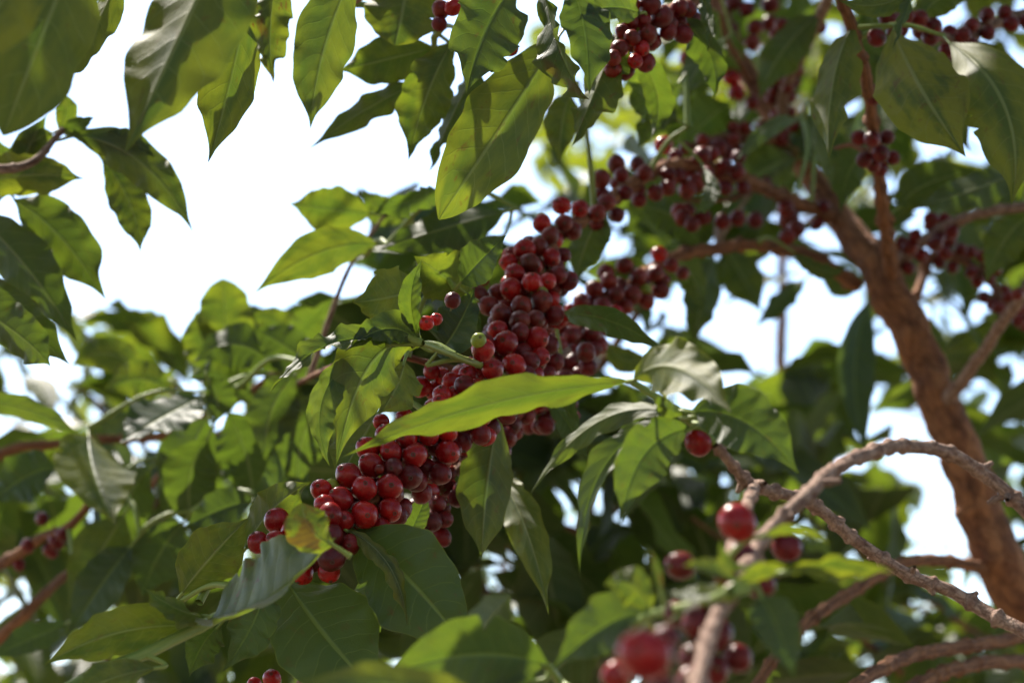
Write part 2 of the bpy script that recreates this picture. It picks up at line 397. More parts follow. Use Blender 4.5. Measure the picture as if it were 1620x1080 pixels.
def place_cherries(T, lst, bulge=30, fill=(), cap=100, seed=1):
    """lst: (x, y, radius px, kind[, distance]); distance follows the nearest limb, then berries are pushed apart"""
    rng = random.Random(seed)
    def topx(p):
        d = (p - CAM_LOC); z = d.dot(FW); return 810 + FPX * d.dot(RT) / z, 540 - FPX * d.dot(UPV) / z, z
    nodes = []
    for o, pts in T.br:
        for q in pts: x, y, z = topx(q); nodes.append((x, y, z, o, q))
    items = []
    for it in lst:
        x, y, pr, kind = it[:4]
        best = min(nodes, key=lambda n: (n[0] - x) ** 2 + (n[1] - y) ** 2 + (0 if len(it) < 5 else 4e4 * (n[2] - it[4]) ** 2))
        dist = math.hypot(best[0] - x, best[1] - y)
        d = best[2] if len(it) < 5 else it[4]
        off = math.sqrt(max(0, bulge ** 2 - dist ** 2)) * d / FPX
        if len(it) < 5: d = d - off
        items.append([x, y, pr * d / FPX, kind, d, best[3], best[4]])
    # push apart along the line of sight
    for itn in range(60):
        for i in range(len(items)):
            A = items[i]
            for j in range(i + 1, len(items)):
                B = items[j]
                if abs(A[0] - B[0]) > 60 or abs(A[1] - B[1]) > 60: continue
                lat = math.hypot(A[0] - B[0], A[1] - B[1]) * A[4] / FPX; rr = (A[2] + B[2]) * .97
                if lat >= rr: continue
                need = math.sqrt(rr * rr - lat * lat); dd = B[4] - A[4]
                if abs(dd) < need:
                    mv = (need - abs(dd)) * .5; sg = 1 if dd >= 0 else -1
                    A[4] -= sg * mv * .5; B[4] += sg * mv * .5
    out = []
    for x, y, r, kind, d, par, q in items: out.append((P(x, y, d), r, kind, par, q))
    for (bi, t0, t1, n, rmin, rmax, cr, kind) in fill:        # inner berries round the limb
        o, pts = T.br[bi]
        for k in range(n):
            q = pts[int(rng.uniform(t0, t1) * (len(pts) - 1))]
            for _ in range(30):
                dv = Vector((rng.gauss(0, 1), rng.gauss(0, 1), rng.gauss(0, 1))).normalized() * rng.uniform(rmin, rmax); p = q + dv
                if all((p - e[0]).length > (cr + e[1]) * .93 for e in out): out.append((p, cr, kind, o, q)); break
    rest = []
    key = [(-(e[1] / (e[0] - CAM_LOC).length), i) for i, e in enumerate(out[:len(lst)])]; key.sort()
    big = set(i for _, i in key[:cap])
    for i, (p, r, kind, par, q) in enumerate(out):
        ax = (p - q); ax = ax.normalized() if ax.length > .002 else Vector((0, -1, 0))
        ax = (ax + Vector((rng.uniform(-.45, .45), rng.uniform(-.9, .2), rng.uniform(-.5, .4)))).normalized()
        rot = ax.to_track_quat('Z', 'Y').to_matrix() @ Matrix.Rotation(rng.uniform(0, 6.28), 3, 'Z')
        var = CH[kind][rng.randrange(4)]
        if i in big:
            c = link('coffee_cherry', var[0], par, p - T.base); c.rotation_euler = rot.to_euler(); c.scale = (r, r * rng.uniform(.94, 1.02), r * rng.uniform(.95, 1.06))
        else: rest.append((p, r, rot, var, kind))
    if rest:
        V = []; F = []; mi = []; kinds = ['ripe', 'dark', 'brick', 'unripe']
        for p, r, rot, var, kind in rest:
            k = len(V); V += [tuple(rot @ (Vector(v) * r) + p - T.base) for v in var[1]]
            F += [tuple(a + k for a in f) for f in var[2]]; mi += [kinds.index(kind) if m == 0 else 3 + m for m in var[3]]
        o = link('cherry_clusters', build('cherry_clusters', V, F, [M[k] for k in kinds] + [M['calyx'], M['pedicel']], mi), T.o); o['kind'] = 'stuff'

# crowns of leaves ------------------------------------------------------------
SKY = [[(90, -100), (90, 140), (150, 250), (195, 420), (215, 480), (225, 530), (300, 530), (315, 430), (400, 470), (560, 400), (590, 350), (560, 290), (690, 270), (700, 120), (560, -100)],
       [(1150, 540), (1170, 490), (1230, 470), (1280, 425), (1340, 450), (1372, 480), (1350, 600), (1280, 560), (1200, 570)],
       [(1410, 735), (1500, 735), (1550, 830), (1480, 875), (1455, 850), (1470, 800)], [(1440, 495), (1475, 500), (1465, 520), (1440, 520)],
       [(1590, 600), (1640, 590), (1640, 700), (1600, 680)], [(1375, 655), (1400, 660), (1400, 700), (1375, 690)], [(1375, 1000), (1410, 1000), (1400, 1040), (1378, 1030)],
       [(1055, 450), (1090, 460), (1090, 550), (1060, 540)], [(1540, 650), (1590, 650), (1590, 685), (1545, 680)],
       [(1390, 690), (1420, 670), (1440, 720), (1400, 720)], [(250, 200), (300, 230), (320, 330), (260, 330), (240, 300)], [(55, 560), (100, 555), (130, 600), (60, 620)]]
def inpoly(x, y, poly):
    r = False; j = len(poly) - 1
    for i in range(len(poly)):
        xi, yi = poly[i]; xj, yj = poly[j]
        if (yi > y) != (yj > y) and x < (xj - xi) * (y - yi) / (yj - yi) + xi: r = not r
        j = i
    return r
SUN_TARGETS = [P(*q) for q in ((500, 400, 1.62), (520, 330, 1.68), (355, 480, 1.9), (370, 130, 1.2), (120, 620, 2.8), (220, 640, 2.8), (40, 560, 2.8), (330, 600, 2.6), (60, 900, 2.8), (900, 250, 3.5), (960, 180, 3.8), (1130, 960, .84), (1090, 1040, .8), (1350, 885, .9), (1500, 722, 1.13), (1420, 706, 1.1), (1600, 985, 1.17), (850, 640, 1.12), (1080, 590, 1.0),
    (250, 668, 1.7), (1575, 860, 1.9), (1030, 900, .9))]  # spots kept sunlit: crown leaves in the sun's path are left out
def blocks_sun_path(p):
    return any((p - g).cross(SD).length < .11 and (p - g).dot(SD) > .15 for g in SUN_TARGETS)
def in_sky(x, y): return any(inpoly(x, y, p) for p in SKY)
def crown(T, regions, name='crown', seed=3, nosky=True, nv=9, nu=4):
    """regions: (x0, y0, x1, y1, near, far, count, yellow_lo, yellow_hi, length m)"""
    rng = random.Random(seed); V = []; F = []; UV = []; TT = []; ctr = []
    for (x0, y0, x1, y1, d0, d1, n, ya, yb, ln) in regions:
        k = 0; tries = 0
        while k < n and tries < n * 12:
            tries += 1
            x, y, d = rng.uniform(x0, x1), rng.uniform(y0, y1), rng.uniform(d0, d1)
            p = P(x, y, d)
            if blocks_sun_path(p): continue
            L = ln * rng.uniform(.75, 1.25)
            az = rng.uniform(0, 6.28); dr = rng.uniform(-1.1, .25)
            t = Vector((math.cos(az) * math.cos(dr), math.sin(az) * math.cos(dr), math.sin(dr)))
            p0 = p - t * L / 2; p2 = p + t * L / 2
            sag = Vector((0, 0, L * rng.uniform(0, .14))); p1 = p + sag
            if nosky:
                bad = False
                for f in (-.5, -.25, 0, .25, .5):
                    q = p + t * L * f; dd = q - CAM_LOC; z = dd.dot(FW)
                    if z < d0 * .8: bad = True; break
                    X = 810 + FPX * dd.dot(RT) / z; Y = 540 - FPX * dd.dot(UPV) / z
                    if in_sky(X, Y) or Y < y0 - 40: bad = True; break
                if bad: continue
            up = Vector((rng.gauss(0, .45), rng.gauss(0, .45), 1))
            if abs(up.normalized().dot(t)) > .93: up = Vector((1, .2, .3))
            bv, bf, bu, bt = blade(p0, p1, p2, L * rng.uniform(.17, .23), up, 0, rng.uniform(.05, .4), rng.uniform(.08, .22), (rng.uniform(ya, yb), rng.uniform(0, .5) ** 2), nv=nv, nu=nu, rng=rng, curltip=rng.uniform(-.5, .5))
            b = len(V); V += bv; F += [tuple(i + b for i in f) for f in bf]; UV += bu; TT += bt; k += 1; ctr.append(p0)
    V = [tuple(Vector(v) - T.base) for v in V]
    o = link(name, build(name, V, F, [M['leaf']], None, UV, 'leafuv', TT), T.o)
    return o, ctr
def limbs_to(T, top, ctr, n, r0=.006, seed=5, avoid=False):
    """limbs from the trunk out to leaf positions, so that the crown hangs on wood"""
    rng = random.Random(seed)
    tr = T.br[0][1]
    for k in range(min(n, len(ctr))):
        e = rng.choice(ctr)
        s = min(tr, key=lambda q: abs(q.z - (e.z - .35 * (Vector((q.x - e.x, q.y - e.y, 0)).length))) + (q - e).length * .2)
        m = s.lerp(e, .5) + Vector((rng.uniform(-.05, .05), rng.uniform(-.05, .05), .06 * (e - s).length))
        bad = 0
        for f in range(11):
            f /= 10; q = (1 - f) ** 2 * s + 2 * f * (1 - f) * m + f * f * e; dd = q - CAM_LOC; z = dd.dot(FW)
            if avoid and z > 0 and abs(dd.dot(RT)) < z * .24 + .03 and abs(dd.dot(UPV)) < z * .16 + .03: bad += 1
            if z > 0 and in_sky(810 + FPX * dd.dot(RT) / z, 540 - FPX * dd.dot(UPV) / z): bad += 1
        if bad: continue
        T.limb('branch', [s, m, e], [r0, r0 * .6, r0 * .25], seg=7, step=.012, knot=.3, gap=.04)

# ------------------------------------------------------------------ the ground
def ground():
    n = 90; V = []; F = []
    for i in range(n + 1):
        for j in range(n + 1):
            u = (i / n * 2 - 1); v = (j / n * 2 - 1)
            x = math.copysign(abs(u) ** 3, u) * 900; y = math.copysign(abs(v) ** 3, v) * 900
            r = math.hypot(x, y)
            V.append((x, y, .05 * mnoise.noise(Vector((x * .6, y * .6, 0))) + min(1, r / 200) * 6 * mnoise.noise(Vector((x * .006, y * .006, 3))) - .05))
    for i in range(n):
        for j in range(n):
            a = i * (n + 1) + j; F.append((a, a + n + 1, a + n + 2, a + 1))
    me = build('ground', V, F, [ground_material()]); o = link('ground', me); o['kind'] = 'structure'
ground()

# ------------------------------------------------------------------ MAIN TREE
A = Tree('coffee_tree', (.66, 1.98, -.02), 'coffee tree with the thick reddish-brown trunk and long branch crowded with red cherries')
A.limb('trunk', [Vector((.66, 1.98, -.02)), Vector((.60, 1.95, .8)), P(1760, 1200, 1.93), P(1597, 920, 1.9), P(1532, 750, 1.9), P(1455, 560, 1.92), P(1392, 430, 1.95), P(1325, 340, 2.0), P(1250, 230, 2.05), P(1180, 110, 2.1), P(1115, -40, 2.15), P(1020, -300, 2.2), P(980, -650, 2.2)],
       [.038, .032, .026, .0205, .0185, .0165, .0165, .0118, .0098, .0085, .0075, .006, .003], 'bark', knot=.10, gap=.06, rough=.06, seg=28, step=.003)
bb = [(1330, 348, 2.0), (1250, 315, 1.95), (1180, 285, 1.85), (1110, 262, 1.8), (1050, 265, 1.75), (990, 300, 1.68), (930, 340, 1.6), (890, 370, 1.55), (855, 420, 1.5), (835, 490, 1.45), (805, 560, 1.40), (750, 640, 1.35), (680, 700, 1.31), (610, 765, 1.28), (540, 830, 1.25), (470, 892, 1.23)]
A.limb('branch', bb, [.0050, .0052, .005, .005, .0048, .0045, .0042, .004, .0038, .0036, .0034, .0032, .003, .003, .003, .003], 'bark', knot=.55)
A.limb('shoot', [(470, 892, 1.23), (400, 942, 1.21), (318, 990, 1.17), (200, 1045, 1.13), (90, 1095, 1.1), (0, 1150, 1.08)], [.0029, .003, .0032, .003, .0026, .002], 'green', knot=.22, gap=.05, rough=.02)
A.limb('branch', [(1358, 452, 1.95), (1280, 405, 1.93), (1200, 388, 1.88), (1120, 395, 1.83), (1055, 410, 1.78), (1000, 450, 1.74), (950, 490, 1.7), (905, 540, 1.64), (872, 600, 1.58), (840, 650, 1.52), (770, 700, 1.46), (700, 770, 1.41), (670, 850, 1.38)], [.0065, .0055, .0048, .0048, .0046, .004, .0038, .0036, .0034, .0032, .003, .0028, .002], 'bark', knot=.5)
A.limb('branch', [(1412, 432, 1.92), (1397, 330, 1.75), (1385, 230, 1.65), (1365, 100, 1.55), (1335, 10, 1.5), (1310, -140, 1.46), (1260, -380, 1.45)], [.0065, .0050, .0045, .0043, .004, .0035, .002], 'bark', knot=.5, gap=.032)
A.limb('branch', [(1262, 245, 2.04), (1225, 222, 2.0), (1165, 215, 1.95), (1090, 232, 1.9)], [.006, .005, .0045, .003], 'bark')
A.limb('branch', [(1408, 425, 1.92), (1455, 385, 1.9), (1510, 352, 1.86), (1570, 333, 1.82), (1660, 322, 1.78), (1800, 300, 1.75)], [.006, .005, .0045, .0042, .004, .003], 'twig')
A.limb('branch', [(1497, 640, 1.9), (1545, 570, 1.85), (1590, 505, 1.8), (1640, 440, 1.75), (1760, 300, 1.7)], [.006, .005, .0046, .0045, .004], 'twig', knot=.3)
A.limb('branch', [(1592, 905, 1.9), (1500, 888, 1.85), (1430, 890, 1.8), (1350, 935, 1.72), (1270, 990, 1.65), (1195, 1085, 1.6), (1140, 1200, 1.55)], [.0055, .0048, .0045, .0045, .0045, .004, .003], 'bark', knot=.4)
A.limb('branch', [(1440, 500, 1.95), (1475, 405, 2.0), (1525, 412, 1.98), (1565, 445, 1.95), (1600, 485, 1.9), (1680, 520, 1.85)], [.0045, .004, .0036, .0034, .003, .002], 'bark', knot=.5)
A.limb('branch', [(1243, 215, 2.05), (1240, 150, 2.0), (1268, 85, 1.95), (1300, 20, 1.9), (1340, -80, 1.85), (1380, -220, 1.8)], [.006, .0055, .005, .005, .0045, .003], 'twig', knot=.15)
A.limb('branch', [(1335, -60, 1.86), (1480, -60, 1.8), (1640, 5, 1.75), (1560, 42, 1.68), (1515, 66, 1.63), (1450, 40, 1.6), (1400, 28, 1.56)], [.005, .0046, .0043, .0043, .004, .0036, .003], 'twig')
A.limb('branch', [(1105, -90, 2.17), (1110, -70, 1.9), (1130, -40, 1.6), (1090, 5, 1.5), (1030, 35, 1.45), (975, 95, 1.43)], [.006, .0055, .005, .0045, .004, .0025], 'bark')
A.limb('branch', [(1130, -40, 1.6), (1030, -90, 1.45), (880, -80, 1.38), (740, -60, 1.38), (640, -60, 1.42), (560, 5, 1.46), (520, -15, 1.5)], [.0045, .004, .0035, .003, .0025, .0018, .0012], 'twig')
A.limb('branch', [(1728, 1120, 1.93), (1660, 1012, 1.8), (1560, 1018, 1.7), (1450, 1035, 1.6), (1365, 1075, 1.5), (1300, 1140, 1.45)], [.006, .0052, .005, .0048, .0045, .003], 'bark', knot=.3)
A.limb('branch', [(1750, 1160, 1.93), (1670, 1065, 1.8), (1580, 1046, 1.7), (1500, 1062, 1.62), (1420, 1100, 1.55), (1380, 1160, 1.5)], [.006, .0052, .005, .0048, .0045, .003], 'bark', knot=.3)
A.limb('shoot', [(668, 543, 1.25), (708, 558, 1.28), (760, 578, 1.33), (805, 592, 1.39)], [.0016, .0018, .002, .0024], 'green', knot=.25, gap=.03, rough=.03)
A.limb('twig', [(900, 553, 1.52), (872, 578, 1.5), (850, 610, 1.5), (842, 640, 1.51)], [.0022, .0022, .0026, .003], 'twig', knot=.2)
A.limb('twig', [(320, 700, 2.0), (375, 665, 1.9), (430, 632, 1.8), (500, 592, 1.65), (600, 560, 1.42), (700, 580, 1.42), (800, 600, 1.43)], [.0012, .0018, .002, .002, .002, .0022, .0025], 'bark', knot=.2, rough=.03)
A.limb('twig', [(395, 1150, 1.3), (470, 1085, 1.28), (478, 1055, 1.27), (462, 1040, 1.27)], [.002, .0018, .0015, .001], 'twig')

# cherries of the main tree: x, y, radius in photo pixels, kind
r, k, b, g = 'ripe', 'dark', 'brick', 'unripe'
LA = [(438,822,20,r),(409,858,17,r),(436,855,17,r),(463,840,19,r),(508,774,17,r),(525,768,11,g),(551,752,21,r),(538,790,20,r),(523,814,20,r),(543,824,17,r),(513,797,16,r),(587,735,19,r),(576,772,20,r),(616,770,21,r),(577,814,22,r),(617,806,19,r),(602,834,16,r),(523,848,20,k),(524,883,22,k),(553,861,17,k),(582,709,18,r),(618,714,18,r),(656,720,20,r),(649,754,20,k),(689,745,20,r),(708,715,19,r),(736,707,14,r),(677,777,18,r),(708,748,14,k),(691,796,15,k),(681,824,18,k),(703,821,14,k),(667,848,15,k),(622,740,16,k),
(665,612,17,r),(688,618,16,r),(700,595,14,r),(720,613,15,r),(731,593,17,r),(755,597,15,r),(779,583,18,r),(813,577,19,r),(842,565,17,k),(764,553,18,r),(800,543,20,r),(850,535,19,r),(683,587,13,r),(697,637,14,r),(755,612,15,r),(825,483,16,b),(787,522,16,r),(822,507,17,b),(847,505,15,b),(823,525,15,k),(808,457,18,r),(842,447,17,r),(865,445,15,r),(857,477,18,b),(815,432,16,r),(830,395,18,r),(838,416,16,b),(805,415,14,r),(872,407,15,r),(852,390,15,b),(900,445,16,k),(883,435,14,k),(892,403,12,k),(773,483,17,b),(792,497,16,b),(787,463,14,b),(758,467,15,b),(762,441,12,b),(870,373,15,b),(888,325,15,r),(918,330,14,r),(945,337,14,b),(857,353,15,r),(892,353,14,b),(960,320,14,b),(951,283,16,b),(975,260,15,b),(983,277,12,k),(906,365,15,b),
(733,665,16,r),(763,660,15,r),(708,683,17,r),(678,688,17,r),(643,692,17,r),(610,688,17,r),(750,683,15,k),(603,667,13,r),(583,708,17,r),(850,637,16,r),(887,625,16,k),(902,638,13,k),(833,657,14,k),(807,670,19,k),(817,650,14,k),(803,690,15,k),(908,657,9,r),(780,657,13,k),(640,660,14,r),
(903,530,14,k),(883,547,15,k),(877,573,16,k),(907,573,18,k),(927,557,16,b),(937,527,15,k),(948,545,14,k),(883,515,13,b),(893,600,16,k),(917,593,15,k),(925,510,12,k),(865,590,14,k),(930,580,14,k),(675,511,12,r),(690,505,10,r),(716,475,13,k),
(988,420,14,b),(958,432,14,b),(963,445,14,b),(940,457,14,k),(920,477,14,k),(953,483,14,k),(1000,467,16,b),(1023,477,13,b),(1045,460,14,b),(1010,438,14,b),(1037,433,14,b),(1043,402,13,r),(973,493,12,r),(990,485,12,b),(1050,443,11,b),(902,490,10,r),(975,465,13,b),(1018,450,12,k),
(1050,230,15,r),(1020,273,13,b),(1057,297,13,b),(1037,305,13,b),(1075,335,14,b),(1195,43,13,b),(1217,37,13,b),(1237,40,12,b),(1190,68,13,b),(1245,68,13,b),(1230,55,13,k),(1090,92,16,r),(1157,123,14,r),(1165,147,14,r),(1190,162,12,b),(1227,125,13,b),(1222,100,13,b),(1135,233,15,k),(1110,247,15,k),(1150,243,13,k),(1165,272,14,k),(1148,297,12,k),(1103,290,15,b),(1087,300,14,b),(1087,335,14,b),(1112,343,14,k),(1143,350,13,k),(1167,345,13,k),(1195,348,13,k),(1248,347,17,b),(1243,330,14,b),(1260,362,14,b),(1245,375,13,b),(1080,345,13,b),(1095,355,12,b),(1062,420,12,b),(1080,432,11,b),
(1405,30,16,k),(1387,60,15,k),(1455,30,14,k),(1472,60,14,k),(1477,42,14,k),(1415,48,13,b),(1435,25,12,k),(1537,40,12,k),(1563,52,12,k),(1600,38,13,k),(1563,23,11,k),(1590,20,12,k),(1393,243,14,k),(1367,253,13,k),(1380,220,13,k),(1382,262,12,k),(1473,347,12,k),
(1028,7,17,k),(1017,33,13,k),(1047,27,18,k),(1025,55,16,b),(1057,50,14,k),(997,35,13,k),(1015,77,13,r),(1005,97,12,r),(980,77,15,b),(970,110,14,b),(970,92,13,b),(1075,12,14,k),(1000,7,13,k),(1088,15,14,k),(1218,8,14,k),(1153,48,15,k),(1133,33,13,b),(1182,15,13,k),(1110,30,13,k),(1145,25,12,b),(1160,5,13,k),(1000,60,13,b),(985,50,12,k),
(697,15,14,b),(717,12,13,r),(807,75,14,r),(818,42,10,r),(695,38,12,k),(1555,405,11,b),(1575,427,10,b),(1565,442,9,b),(1557,470,10,k),(1580,487,10,b),(1610,465,10,b),(1615,487,10,k),(1480,385,12,b),(1500,380,13,b),(1440,390,13,b),(1460,405,12,b),(1428,385,12,b),(1495,400,12,b),(1448,372,10,k),(457,1043,16,r),(430,1073,15,r),(402,1082,12,r),(520,930,0.1,r)]
LA = [c for c in LA if c[2] > 1] + [(757,538,12,g),(1022,458,9,g),(600,742,8,b),(858,463,9,g)]
place_cherries(A, LA, bulge=58, fill=[(1, .52, .97, 120, .008, .021, .0060, 'dark'), (1, .5, .97, 80, .008, .021, .0058, 'ripe'), (3, .45, .98, 110, .007, .018, .0057, 'dark'), (1, .02, .4, 30, .008, .016, .0057, 'dark'), (5, .2, 1, 22, .007, .014, .0055, 'brick'), (12, .35, 1, 34, .008, .022, .0062, 'dark'), (11, .35, 1, 16, .007, .014, .0058, 'dark'), (9, .2, .9, 20, .007, .013, .0055, 'brick'), (10, .05, .5, 16, .007, .016, .0055, 'brick'), (6, .05, .45, 12, .007, .013, .0055, 'dark'), (4, .25, .5, 8, .007, .013, .0055, 'dark')], cap=100, seed=4)

L = A.leaf
# top centre
L((690,75,1.5),(610,95,1.5),(536,112,1.5),40,'U',10,.15,.14,.42,.0)
L((665,132,1.5),(585,170,1.5),(488,236,1.52),24,'U',20,.25,.25,.35,.0)
L((648,-70,1.46),(640,0,1.45),(625,72,1.44),64,'U',15,.2,.10,.62,.3,blunt=True)
L((716,66,1.46),(676,150,1.44),(646,254,1.44),44,'U',-10,.3,.26,.40,.2)
L((765,95,1.5),(722,170,1.5),(679,272,1.5),34,'U',45,.3,.25,.12,.2)
L((815,-25,1.36),(768,50,1.31),(738,148,1.27),60,'T',-12,.15,.12,.22,.45)
L((886,55,1.40),(800,190,1.34),(694,347,1.31),66,'U',-14,.30,.05,.55,.5,blunt=True,ctip=-15, label='long olive leaf seen from below, its tip rounded')
L((858,-30,1.33),(890,90,1.29),(932,158,1.27),40,'T',52,.55,.2,.45,.75)
L((905,-20,1.36),(925,50,1.35),(932,150,1.33),46,'T',-30,.3,.1,.12,.5)
L((985,38,1.43),(945,135,1.41),(905,232,1.4),42,'U',38,.5,.2,.35,.45)
L((1015,22,1.42),(962,12,1.38),(905,30,1.35),30,'T',25,.3,.12,.25,.2)
L((1092,-30,1.5),(1122,25,1.48),(1118,85,1.46),14,'T',35,.4,.2,.3,.2)
L((905,150,1.6),(890,190,1.6),(885,262,1.6),30,'U',0,.3,.2,.5,.1)
# top right
L((1352,35,1.52),(1318,130,1.46),(1312,252,1.42),44,'U',28,.45,.14,.55,.55)
L((1412,46,1.5),(1460,145,1.42),(1528,248,1.40),70,'U',-8,.18,.07,1.5,.45, label='broad leaf turning yellow along its upper edge')
L((1500,66,1.50),(1590,170,1.42),(1600,325,1.40),72,'U',-16,.16,.07,.75,.35,blunt=False)
L((1445,-20,1.44),(1390,8,1.44),(1325,0,1.44),20,'U',20,.3,.1,.4,.1)
L((1446,-25,1.45),(1434,20,1.43),(1412,78,1.42),14,'T',50,.4,.2,.3,.2)
L((1622,268,1.8),(1540,300,1.75),(1445,330,1.72),34,'U',25,.3,.16,.1,.1)
L((1495,250,1.9),(1460,290,1.85),(1418,352,1.85),28,'U',0,.3,.15,.5,.0)
L((1268,188,1.95),(1215,205,1.85),(1160,262,1.8),15,'U',10,.3,.2,.2,.1)
L((1150,60,1.9),(1110,100,1.86),(1080,165,1.84),30,'U',20,.3,.18,.12,.1)
L((1155,165,1.95),(1120,190,1.95),(1078,232,1.92),42,'U',-20,.2,.12,.2,.1)
L((1262,250,2.0),(1215,265,1.98),(1160,300,1.95),34,'U',10,.2,.12,.3,.1)
L((1075,192,1.7),(1035,165,1.68),(990,128,1.66),34,'U',20,.2,.2,.05,.1)
L((1075,130,1.72),(1040,180,1.7),(1010,235,1.7),30,'U',-20,.2,.2,.08,.1)
L((1110,262,1.7),(1125,310,1.66),(1090,342,1.64),14,'T',20,.4,.2,.3,.2)
L((1285,180,1.9),(1300,250,1.86),(1345,330,1.84),18,'U',50,.3,.2,.2,.1)
L((1480,120,1.75),(1500,180,1.7),(1535,240,1.7),30,'U',20,.3,.15,.4,.2)
# centre
L((590,338,1.7),(520,332,1.68),(458,322,1.68),38,'U',-10,.15,.10,.45,.0)
L((600,388,1.65),(505,400,1.6),(402,464,1.58),36,'U',-5,.15,.08,.55,.0)
L((640,350,1.8),(600,330,1.8),(575,298,1.8),24,'U',0,.2,.2,.25,.0)
L((705,312,1.62),(650,318,1.58),(585,340,1.55),24,'T',-35,.2,.22,.05,.1)
L((800,335,1.6),(700,362,1.58),(600,395,1.58),44,'U',35,.2,.12,.02,.1)
L((790,372,1.6),(720,395,1.58),(640,430,1.56),40,'U',40,.2,.12,.02,.1)
L((672,452,1.4),(618,470,1.36),(557,478,1.34),48,'U',-8,.15,.12,.60,.25)
L((745,470,1.4),(705,440,1.38),(655,405,1.37),48,'U',-12,.2,.08,.5,.2)
L((663,532,1.255),(650,470,1.24),(668,410,1.24),20,'T',-20,.5,.15,.15,.1,ctip=60)
L((728,448,1.36),(760,412,1.33),(801,372,1.32),34,'T',-20,.2,.08,.05,.1)
L((762,545,1.38),(720,500,1.36),(690,560,1.36),30,'T',-30,.3,.2,.03,.1)
L((690,560,1.36),(722,520,1.35),(752,452,1.35),42,'T',-25,.3,.14,.03,.15)
L((668,548,1.27),(645,535,1.27),(605,522,1.27),18,'U',10,.3,.1,.5,.2)
L((664,543,1.255),(612,520,1.245),(545,556,1.235),28,'T',22,.35,.2,.25,.2)
L((620,545,1.25),(520,545,1.23),(426,622,1.215),24,'T',50,.5,.3,.3,.2)
L((660,545,1.26),(585,578,1.24),(532,735,1.22),58,'U',-10,.22,.08,.50,.3)
L((640,570,1.3),(628,610,1.29),(600,655,1.28),44,'U',-12,.2,.08,.62,.65)
L((560,560,1.25),(508,640,1.22),(522,738,1.21),28,'T',-25,.4,.15,.35,.2)
L((600,650,1.34),(570,700,1.33),(530,770,1.32),50,'U',20,.2,.1,.3,.2)
L((790,648,1.42),(770,770,1.39),(762,886,1.37),48,'U',-22,.22,.05,.42,.4)
L((778,740,1.5),(830,830,1.45),(868,972,1.42),32,'U',10,.3,.14,.5,.3)
L((872,635,1.48),(905,680,1.46),(930,725,1.45),20,'T',30,.5,.15,.05,.1)
L((640,858,1.34),(660,818,1.33),(676,778,1.33),20,'T',-15,.2,.05,.1,.05)
L((885,500,1.5),(965,508,1.44),(1058,560,1.42),24,'T',25,.2,.16,.08,.6)
L((960,540,1.8),(990,570,1.8),(1045,565,1.8),20,'U',0,.2,.14,.4,.0)
# lower left, round the tip of the laden branch
L((316,990,1.165),(190,1000,1.14),(68,1052,1.12),42,'U',-20,.15,.10,.70,.35, label='yellowing wavy leaf beside the green stem')
L((250,1055,1.13),(170,1075,1.1),(100,1110,1.08),30,'U',-10,.3,.2,.5,.2)
L((323,985,1.165),(422,950,1.13),(530,850,1.09),98,'T',-66,.66,.07,.35,.6, label='folded leaf showing its pale upper face')
L((528,862,1.088),(492,838,1.085),(478,795,1.085),38,'U',12,.2,.10,.70,.80,blunt=True,join=False, label='turned-up leaf tip with a red-brown scorched patch')
L((325,975,1.165),(280,962,1.14),(226,928,1.13),26,'U',40,.4,.2,.4,.2)
L((285,942,1.25),(335,880,1.23),(394,818,1.22),48,'U',8,.15,.08,.55,.3)
L((385,872,1.27),(432,805,1.25),(492,762,1.24),36,'U',-15,.2,.18,.42,.15)
L((452,915,1.26),(515,1005,1.23),(610,1110,1.21),86,'T',-12,.12,.05,.03,.15)
L((560,838,1.25),(655,925,1.22),(745,1035,1.20),78,'T',10,.14,.05,.04,.45)
L((543,835,1.235),(614,892,1.215),(644,988,1.21),18,'U',-30,.3,.25,.8,.3)
L((420,930,1.22),(398,990,1.2),(352,1062,1.19),40,'T',-25,.2,.16,.08,.5)
L((350,985,1.2),(320,1020,1.2),(300,1070,1.2),30,'T',-20,.3,.2,.1,.3)
L((600,900,1.33),(590,950,1.32),(602,1000,1.32),42,'U',20,.2,.05,.02,.1)
L((1250,395,1.85),(1300,430,1.85),(1340,420,1.85),14,'U',20,.3,.15,.1,.1)
L((1130,400,2.1),(1112,470,2.05),(1096,548,2.05),32,'U',-20,.3,.12,.08,.1)
L((1150,402,2.3),(1175,440,2.3),(1205,495,2.3),34,'U',0,.2,.12,.45,.0)
L((1275,440,2.3),(1235,475,2.3),(1194,520,2.3),20,'U',30,.3,.15,.05,.1)
L((1378,470,2.2),(1352,590,2.15),(1375,720,2.1),32,'T',-20,.3,.08,.05,.1)
L((1475,500,2.2),(1470,560,2.2),(1482,612,2.2),28,'U',0,.2,.1,.4,.0)
L((1350,430,2.2),(1330,445,2.2),(1290,400,2.2),25,'U',0,.2,.1,.4,.0)

# ------------------------------------------------------------------ TREE LEFT (overhangs the top left corner)
B = Tree('coffee_tree', (-.62, 1.15, -.02), 'coffee tree at the left whose big out-of-focus leaves hang into the top left corner')
B.limb('trunk', [Vector((-.62, 1.15, -.02)), Vector((-.60, 1.15, .9)), Vector((-.58, 1.16, 1.7)), Vector((-.53, 1.16, 2.35))], [.026, .022, .016, .009], 'bark', knot=.1, gap=.06, seg=18, step=.006)
B.limb('branch', [Vector((-.565, 1.16, 1.95)), P(-350, -250, 1.12), P(-100, -190, 1.10), P(150, -170, 1.09), P(350, -140, 1.12), P(560, -110, 1.19)], [.007, .0055, .005, .0045, .0035, .0018], 'twig')
B.limb('branch', [Vector((-.575, 1.16, 1.8)), P(-420, 250, 1.3), P(-150, 260, 1.5), P(30, 265, 1.55), P(100, 205, 1.58)], [.007, .0055, .0045, .003, .002], 'twig')
